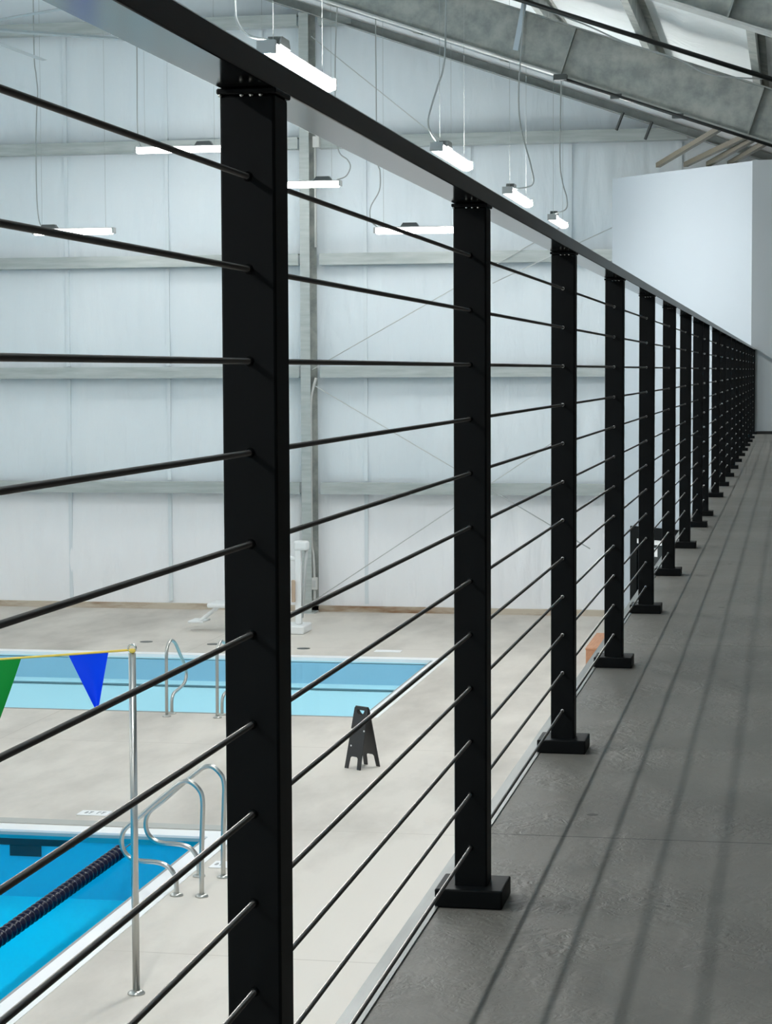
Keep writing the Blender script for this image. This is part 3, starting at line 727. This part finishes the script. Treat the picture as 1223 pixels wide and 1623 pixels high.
# folding floor sign
feet = dict(a=(-3.88,18.406), b=(-3.728,18.309), c=(-3.749,18.614), d=(-3.608,18.513))
cx = sum(v[0] for v in feet.values())/4; cy = sum(v[1] for v in feet.values())/4
t = thing('floor_sign', 'black folding floor sign standing by the corner of the turquoise pool', 'floor sign', (cx, cy, ZP), math.atan2(-0.097, 0.149))
def sign_panel(name, sgn):
    H_, hb, ht = 0.545, 0.098, 0.080; off = 0.118
    # lower piece: legs, body and the half-moon notch of the hand hole; upper piece: the bar over the hole
    VH = 0.517; W_ = lambda v: hb + (ht-hb)*v/H_
    moon = [(0.046*math.cos(a), VH + 0.044*math.sin(a)) for a in [-PI*k/12 for k in range(13)]]
    low = [(-hb,0),(-hb+0.042,0),(-hb+0.050,0.095),(-hb+0.064,0.108),(hb-0.064,0.108),(hb-0.050,0.095),(hb-0.042,0),(hb,0),(W_(VH),VH)] + moon + [(-W_(VH),VH)]
    upp = [(-W_(VH),VH),(W_(VH),VH),(ht,H_-0.012),(ht-0.012,H_),(-ht+0.012,H_),(-ht,H_-0.012)]
    pm = MB().prism(low, 'y', 0.0, 0.010).prism(upp, 'y', 0.0, 0.010).mesh('tmp')
    bm = bmesh.new(); bm.from_mesh(pm); bpy.data.meshes.remove(pm)
    bmesh.ops.triangulate(bm, faces=[f for f in bm.faces if len(f.verts) > 4], ngon_method='EAR_CLIP')
    for v in bm.verts:      # lean the panel: foot out, head to the hinge
        f_ = v.co.z/H_
        v.co = Vector((v.co.x, -sgn*(off*(1-f_)+0.006) + (v.co.y-0.005), v.co.z))
    me = bpy.data.meshes.new(name); bm.to_mesh(me); bm.free()
    o = obj(name, me, 'sign_black', t)
    for u, v in ((-0.078,0.34),(-0.055,0.20),(0.078,0.34)):
        f_ = v/H_
        m = MB().lathe([(0.0,-0.004),(0.008,-0.003),(0.009,0.0)], 10, (u, -sgn*(off*(1-f_)+0.006)-sgn*0.005, v), 'y')
        obj('stud', m, 'white_plastic', o, label='pale stud')
sign_panel('front_panel', 1); sign_panel('back_panel', -1)
obj('hinge', MB().tube([(-0.075,0,0.540),(0.075,0,0.540)], 0.010, 10), 'sign_black', t)

# brown wooden box on the pool deck
t = thing('wooden_box', 'low brown wooden box on the pool deck beyond the fourth post', 'box', (-2.28, 26.10, ZP))
obj('body', MB().bbox(-0.115,-0.74,0.0,0.115,0.74,0.185,0.004), 'terracotta', t)
obj('lid', MB().bbox(-0.12,-0.75,0.187,0.12,0.75,0.212,0.004), 'terracotta', t)
obj('latch', MB().cbox(-0.124,-0.4,0.175,0.012,0.06,0.05), 'fix_dark', t)

# pool lift standing by the far wall
t = thing('pool_lift', 'white pool access lift with a low seat, standing behind the turquoise pool', 'pool lift', (-6.55, 28.0, ZP))
bx = lambda X: X+6.55
obj('base', MB().bbox(-0.55,-0.25,0.0,bx(-6.42),0.25,0.115,0.02), 'white_plastic', t)
obj('mast', MB().bbox(bx(-6.585),-0.05,0.115,bx(-6.50),0.05,1.18,0.01), 'white_plastic', t)
obj('head', MB().bbox(bx(-6.60),-0.07,1.12,bx(-6.40),0.07,1.25,0.03), 'white_plastic', t)
obj('actuator', MB().tube([(bx(-6.43),0,1.15),(bx(-6.50),0,0.2)], 0.022, 10), 'fix_grey', t)
obj('battery_box', MB().bbox(bx(-6.625),-0.10,0.42,bx(-6.575),-0.052,0.72,0.010), 'orange_brown', t, label='tan battery cover')
obj('arm', MB().tube(smooth_path([(bx(-6.55),0,1.0),(bx(-6.9),0,1.02),(bx(-7.3),0,0.95),(bx(-7.45),0,0.75),(bx(-7.45),0,0.42)], 5), 0.03, 10), 'white_plastic', t)
obj('seat', MB().bbox(bx(-7.78),-0.22,0.335,bx(-7.3),0.22,0.40,0.025), 'white_plastic', t)
obj('seat_back', MB().bbox(bx(-7.36),-0.22,0.38,bx(-7.30),0.22,0.80,0.025), 'white_plastic', t)
for yy in (-0.13, 0.13): obj('leg_rest', MB().bar((bx(-7.66),yy,0.345),(bx(-7.90),yy,0.155),0.05,0.03), 'white_plastic', t)
obj('foot_rest', MB().bbox(bx(-8.06),-0.18,0.12,bx(-7.84),0.18,0.15,0.01), 'white_plastic', t)

# ------------------------------------------------------------------ ceiling fan
FX, FY, FZ = -7.287, 18.0, 3.81
t = thing('ceiling_fan', 'large pale ceiling fan with long blades at the top left corner', 'fan', (FX, FY, FZ))
obj('motor_hub', MB().lathe([(0.0,-0.10),(0.16,-0.09),(0.20,-0.03),(0.20,0.05),(0.14,0.10),(0.05,0.12)], 24), 'fan_white', t)
obj('down_rod', MB().tube([(0,0,0.1),(0,0,PUR(FX)-FZ+0.02)], 0.03, 10), 'fan_white', t)
for a in (-30, 38, 88, 150, 210, 268):
    a = math.radians(a); dr_ = Vector((math.cos(a), math.sin(a), 0)); nr = Vector((-math.sin(a), math.cos(a), 0))
    m = MB(); pr = []
    for u, z in ((-0.085,-0.022),(-0.04,-0.030),(0.03,-0.010),(0.085,0.026),(0.03,0.004),(-0.04,-0.016)): pr.append((u, z))
    vs = []
    for r_ in (0.16, 1.95):
        for u, z in pr: vs.append(dr_*r_ + nr*u + Vector((0,0,z)))
    n = len(pr)
    m.add(vs, [tuple(range(n-1,-1,-1)), tuple(range(n,2*n))] + [(i,(i+1)%n,n+(i+1)%n,n+i) for i in range(n)])
    obj('blade', m, 'fan_white', t)

# ------------------------------------------------------------------ hanging linear lights
def fixture(c, length, along_y, label, cord, group='hanging linear lights', box=0.3, lit='down'):
    """body along local x; c is the centre of the diffuser"""
    t = thing('linear_light', label, 'light', c, PI/2 if along_y else 0, group)
    h = length/2
    m = MB(); m.prism([(-0.030,0.020),(0.030,0.020),(0.036,0.040),(0.022,0.050),(-0.022,0.050),(-0.036,0.040)], 'x', -h+0.015, h-0.015)
    obj('housing', m, 'fix_grey', t)
    m = MB(); pr = [(0.060*math.cos(a), -0.006+0.042*math.sin(a)) for a in [PI-0.75 + (PI+1.5)*k/16 for k in range(17)]]
    m.prism(pr, 'x', -h+0.02, h-0.02); obj('diffuser', m, {'down': 'led', 'row': 'led_row', 'soft': 'led_soft'}[lit], t)
    for s in (-1, 1): obj('end_cap', MB().bbox(s*h-0.016, -0.060, -0.035, s*h+0.016, 0.060, 0.046, 0.006), 'fix_grey', t)
    obj('driver_box', MB().prism([(box-0.13,0.045),(box+0.13,0.045),(box+0.09,0.10),(box-0.09,0.10)], 'y', -0.045, 0.045), 'fix_dark', t)
    inv = Matrix.Rotation(-(PI/2 if along_y else 0), 3, 'Z')
    if cord:
        L = [inv @ (Vector(p)-Vector(c)) for p in cord]
        obj('power_cord', MB().tube(smooth_path(L, 8), 0.0085, 8), 'cord_grey', t)
        for s in (-1, 1):
            top = PUR(c[0] + (0 if along_y else s*h*0.8)) if c[0] > RIDGE else PUR(2*RIDGE-c[0])
            if along_y is False or True:
                obj('hanger_wire', MB().tube([(s*h*0.8,0,0.045),(s*h*0.8,0,top-c[2]+0.1)], 0.0022, 5), 'cord_grey', t)
    return t
X0 = -3.1
fixture((X0,13.38,2.685), 1.72, True, 'glowing strip light hung just above the handrail beside the nearest post',
        [(-3.40,12.9,PUR(-3.4)),(-3.42,12.9,3.4),(-3.395,12.9,3.06),(-3.37,12.85,2.91),(-3.27,12.75,2.80),(X0,12.6,2.74)], box=-0.55, lit='row')
fixture((X0,19.64,2.727), 1.80, True, 'glowing strip light hung between the two nearest posts, above the handrail',
        [(-3.0,18.7,PUR(-3)),(-3.01,18.7,3.7),(-3.04,18.75,3.42),(-3.10,18.78,3.25),(-3.18,18.8,2.99),(-3.16,18.8,2.86),(X0,18.85,2.77)], box=-0.4, lit='row')
fixture((X0,24.47,2.738), 1.86, True, 'glowing strip light hung above the handrail right of the second post',
        [(-2.82,22.80,4.66),(-2.86,22.80,4.1),(-2.885,22.82,3.67),(-2.88,23.0,3.35),(-2.80,23.2,2.98),(-2.80,23.4,2.80),(-2.95,23.5,2.76),(X0,23.62,2.78)], box=-0.6, lit='row')
fixture((X0,28.75,2.755), 1.50, True, 'farthest of the glowing strip lights above the handrail, over the third post',
        [(-2.97,27.9,PUR(-2.97)),(-2.97,27.9,4.5),(-2.985,27.9,3.53),(-2.95,27.9,3.2),(-2.90,27.95,3.0),(-2.92,28.0,2.86),(X0,28.05,2.80)], box=-0.45, lit='soft')
YC = 28.5
fixture((-8.30,YC,3.815), 1.24, False, 'white strip light level with the second girt, left of the nearest post',
        [(-8.893,YC,PUR(-8.9)),(-8.895,YC,5.0),(-8.90,YC,4.1),(-8.86,YC,3.86)], box=0.35, lit='soft')
fixture((-6.64,YC,3.30), 1.20, False, 'white strip light in front of the steel column, right of the nearest post',
        [(-6.06,YC,PUR(-6.06)),(-6.10,YC,5.0),(-6.10,YC,4.1),(-6.06,YC,3.74),(-5.94,YC,3.62),(-5.90,YC,3.52),(-5.96,YC,3.40),(-6.09,YC,3.35)], box=0.36, lit='soft')
fixture((-4.98,YC,2.655), 1.16, False, 'white strip light hung left of the second post, above the third girt',
        [(-5.54,YC,PUR(-5.54)),(-5.54,YC,5.0),(-5.53,YC,3.7),(-5.49,YC,3.45),(-5.50,YC,3.2),(-5.62,YC,2.98),(-5.62,YC,2.80),(-5.53,YC,2.70)], box=-0.1, lit='soft')
fixture((-9.84,YC,2.715), 1.16, False, 'white strip light at the far left above the third girt',
        [(-10.38,YC,PUR(-10.38)),(-10.385,YC,5.3),(-10.36,YC,4.9),(-10.34,YC,4.65),(-10.36,YC,4.35),(-10.375,YC,3.9),(-10.375,YC,3.2),(-10.34,YC,2.85),(-10.25,YC,2.77)], box=-0.36, lit='soft')
# unseen fixtures: walkway row carried on, two other rows added to light the hall
rows = [('over the walkway edge', X0, [8.0, 3.0, -2.0], 2.72, 'row'), ('in the unseen row added over the middle of the hall', -11.0, [24.0, 17.5, 12.0, 6.0, 0.0], 3.2, 'down'),
        ('in the unseen row added beyond the pools', -18.5, [28.0, 22.5, 17.0, 11.5, 6.0, 0.0], 2.8, 'down')]
num = ['first', 'second', 'third', 'fourth', 'fifth', 'sixth']
for nm, x, ys, z, lit in rows:
    for k, y in enumerate(ys):
        top = PUR(x) if x > RIDGE else PUR(2*RIDGE-x)
        fixture((x, y, z), 1.8, True, 'strip light %s, %s from the far end' % (nm, num[k]), [(x, y-0.6, top), (x, y-0.6, z+0.07)], lit=lit)

# ------------------------------------------------------------------ world, camera, view
w = bpy.data.worlds.new('World'); scene.world = w; w.use_nodes = True
w.node_tree.nodes['Background'].inputs[0].default_value = (0.75, 0.85, 0.9, 1)
w.node_tree.nodes['Background'].inputs[1].default_value = 0.2

F, YAW, PITCH, ROLL = 3368.577, 0.1882, 0.06599, -0.0043
fwd = Vector((-math.sin(YAW)*math.cos(PITCH), math.cos(YAW)*math.cos(PITCH), -math.sin(PITCH)))
right = Vector((math.cos(YAW), math.sin(YAW), 0)); up = right.cross(fwd)
r2 = right*math.cos(ROLL) + up*math.sin(ROLL); u2 = -right*math.sin(ROLL) + up*math.cos(ROLL)
cam = bpy.data.cameras.new('Camera'); co = bpy.data.objects.new('Camera', cam); COL.objects.link(co)
mw = Matrix((r2, u2, -fwd)).transposed().to_4x4(); mw.translation = Vector((0, 0, EYE)); co.matrix_world = mw
cam.sensor_fit = 'VERTICAL'; cam.sensor_height = 36.0; cam.sensor_width = 36.0
cam.lens = F*36.0/1623.0; cam.clip_start = 0.05; cam.clip_end = 200
scene.camera = co
scene.view_settings.view_transform = 'Standard'; scene.view_settings.look = 'None'
scene.view_settings.gamma = 1.0; scene.view_settings.use_curve_mapping = False
scene.view_settings.exposure = 0.90
scene.cycles.max_bounces = 8; scene.cycles.diffuse_bounces = 5; scene.cycles.glossy_bounces = 4
scene.cycles.transparent_max_bounces = 12
scene.cycles.sample_clamp_indirect = 6.0
scene.cycles.use_denoising = True
scene.cycles.use_adaptive_sampling = True; scene.cycles.adaptive_threshold = 0.03
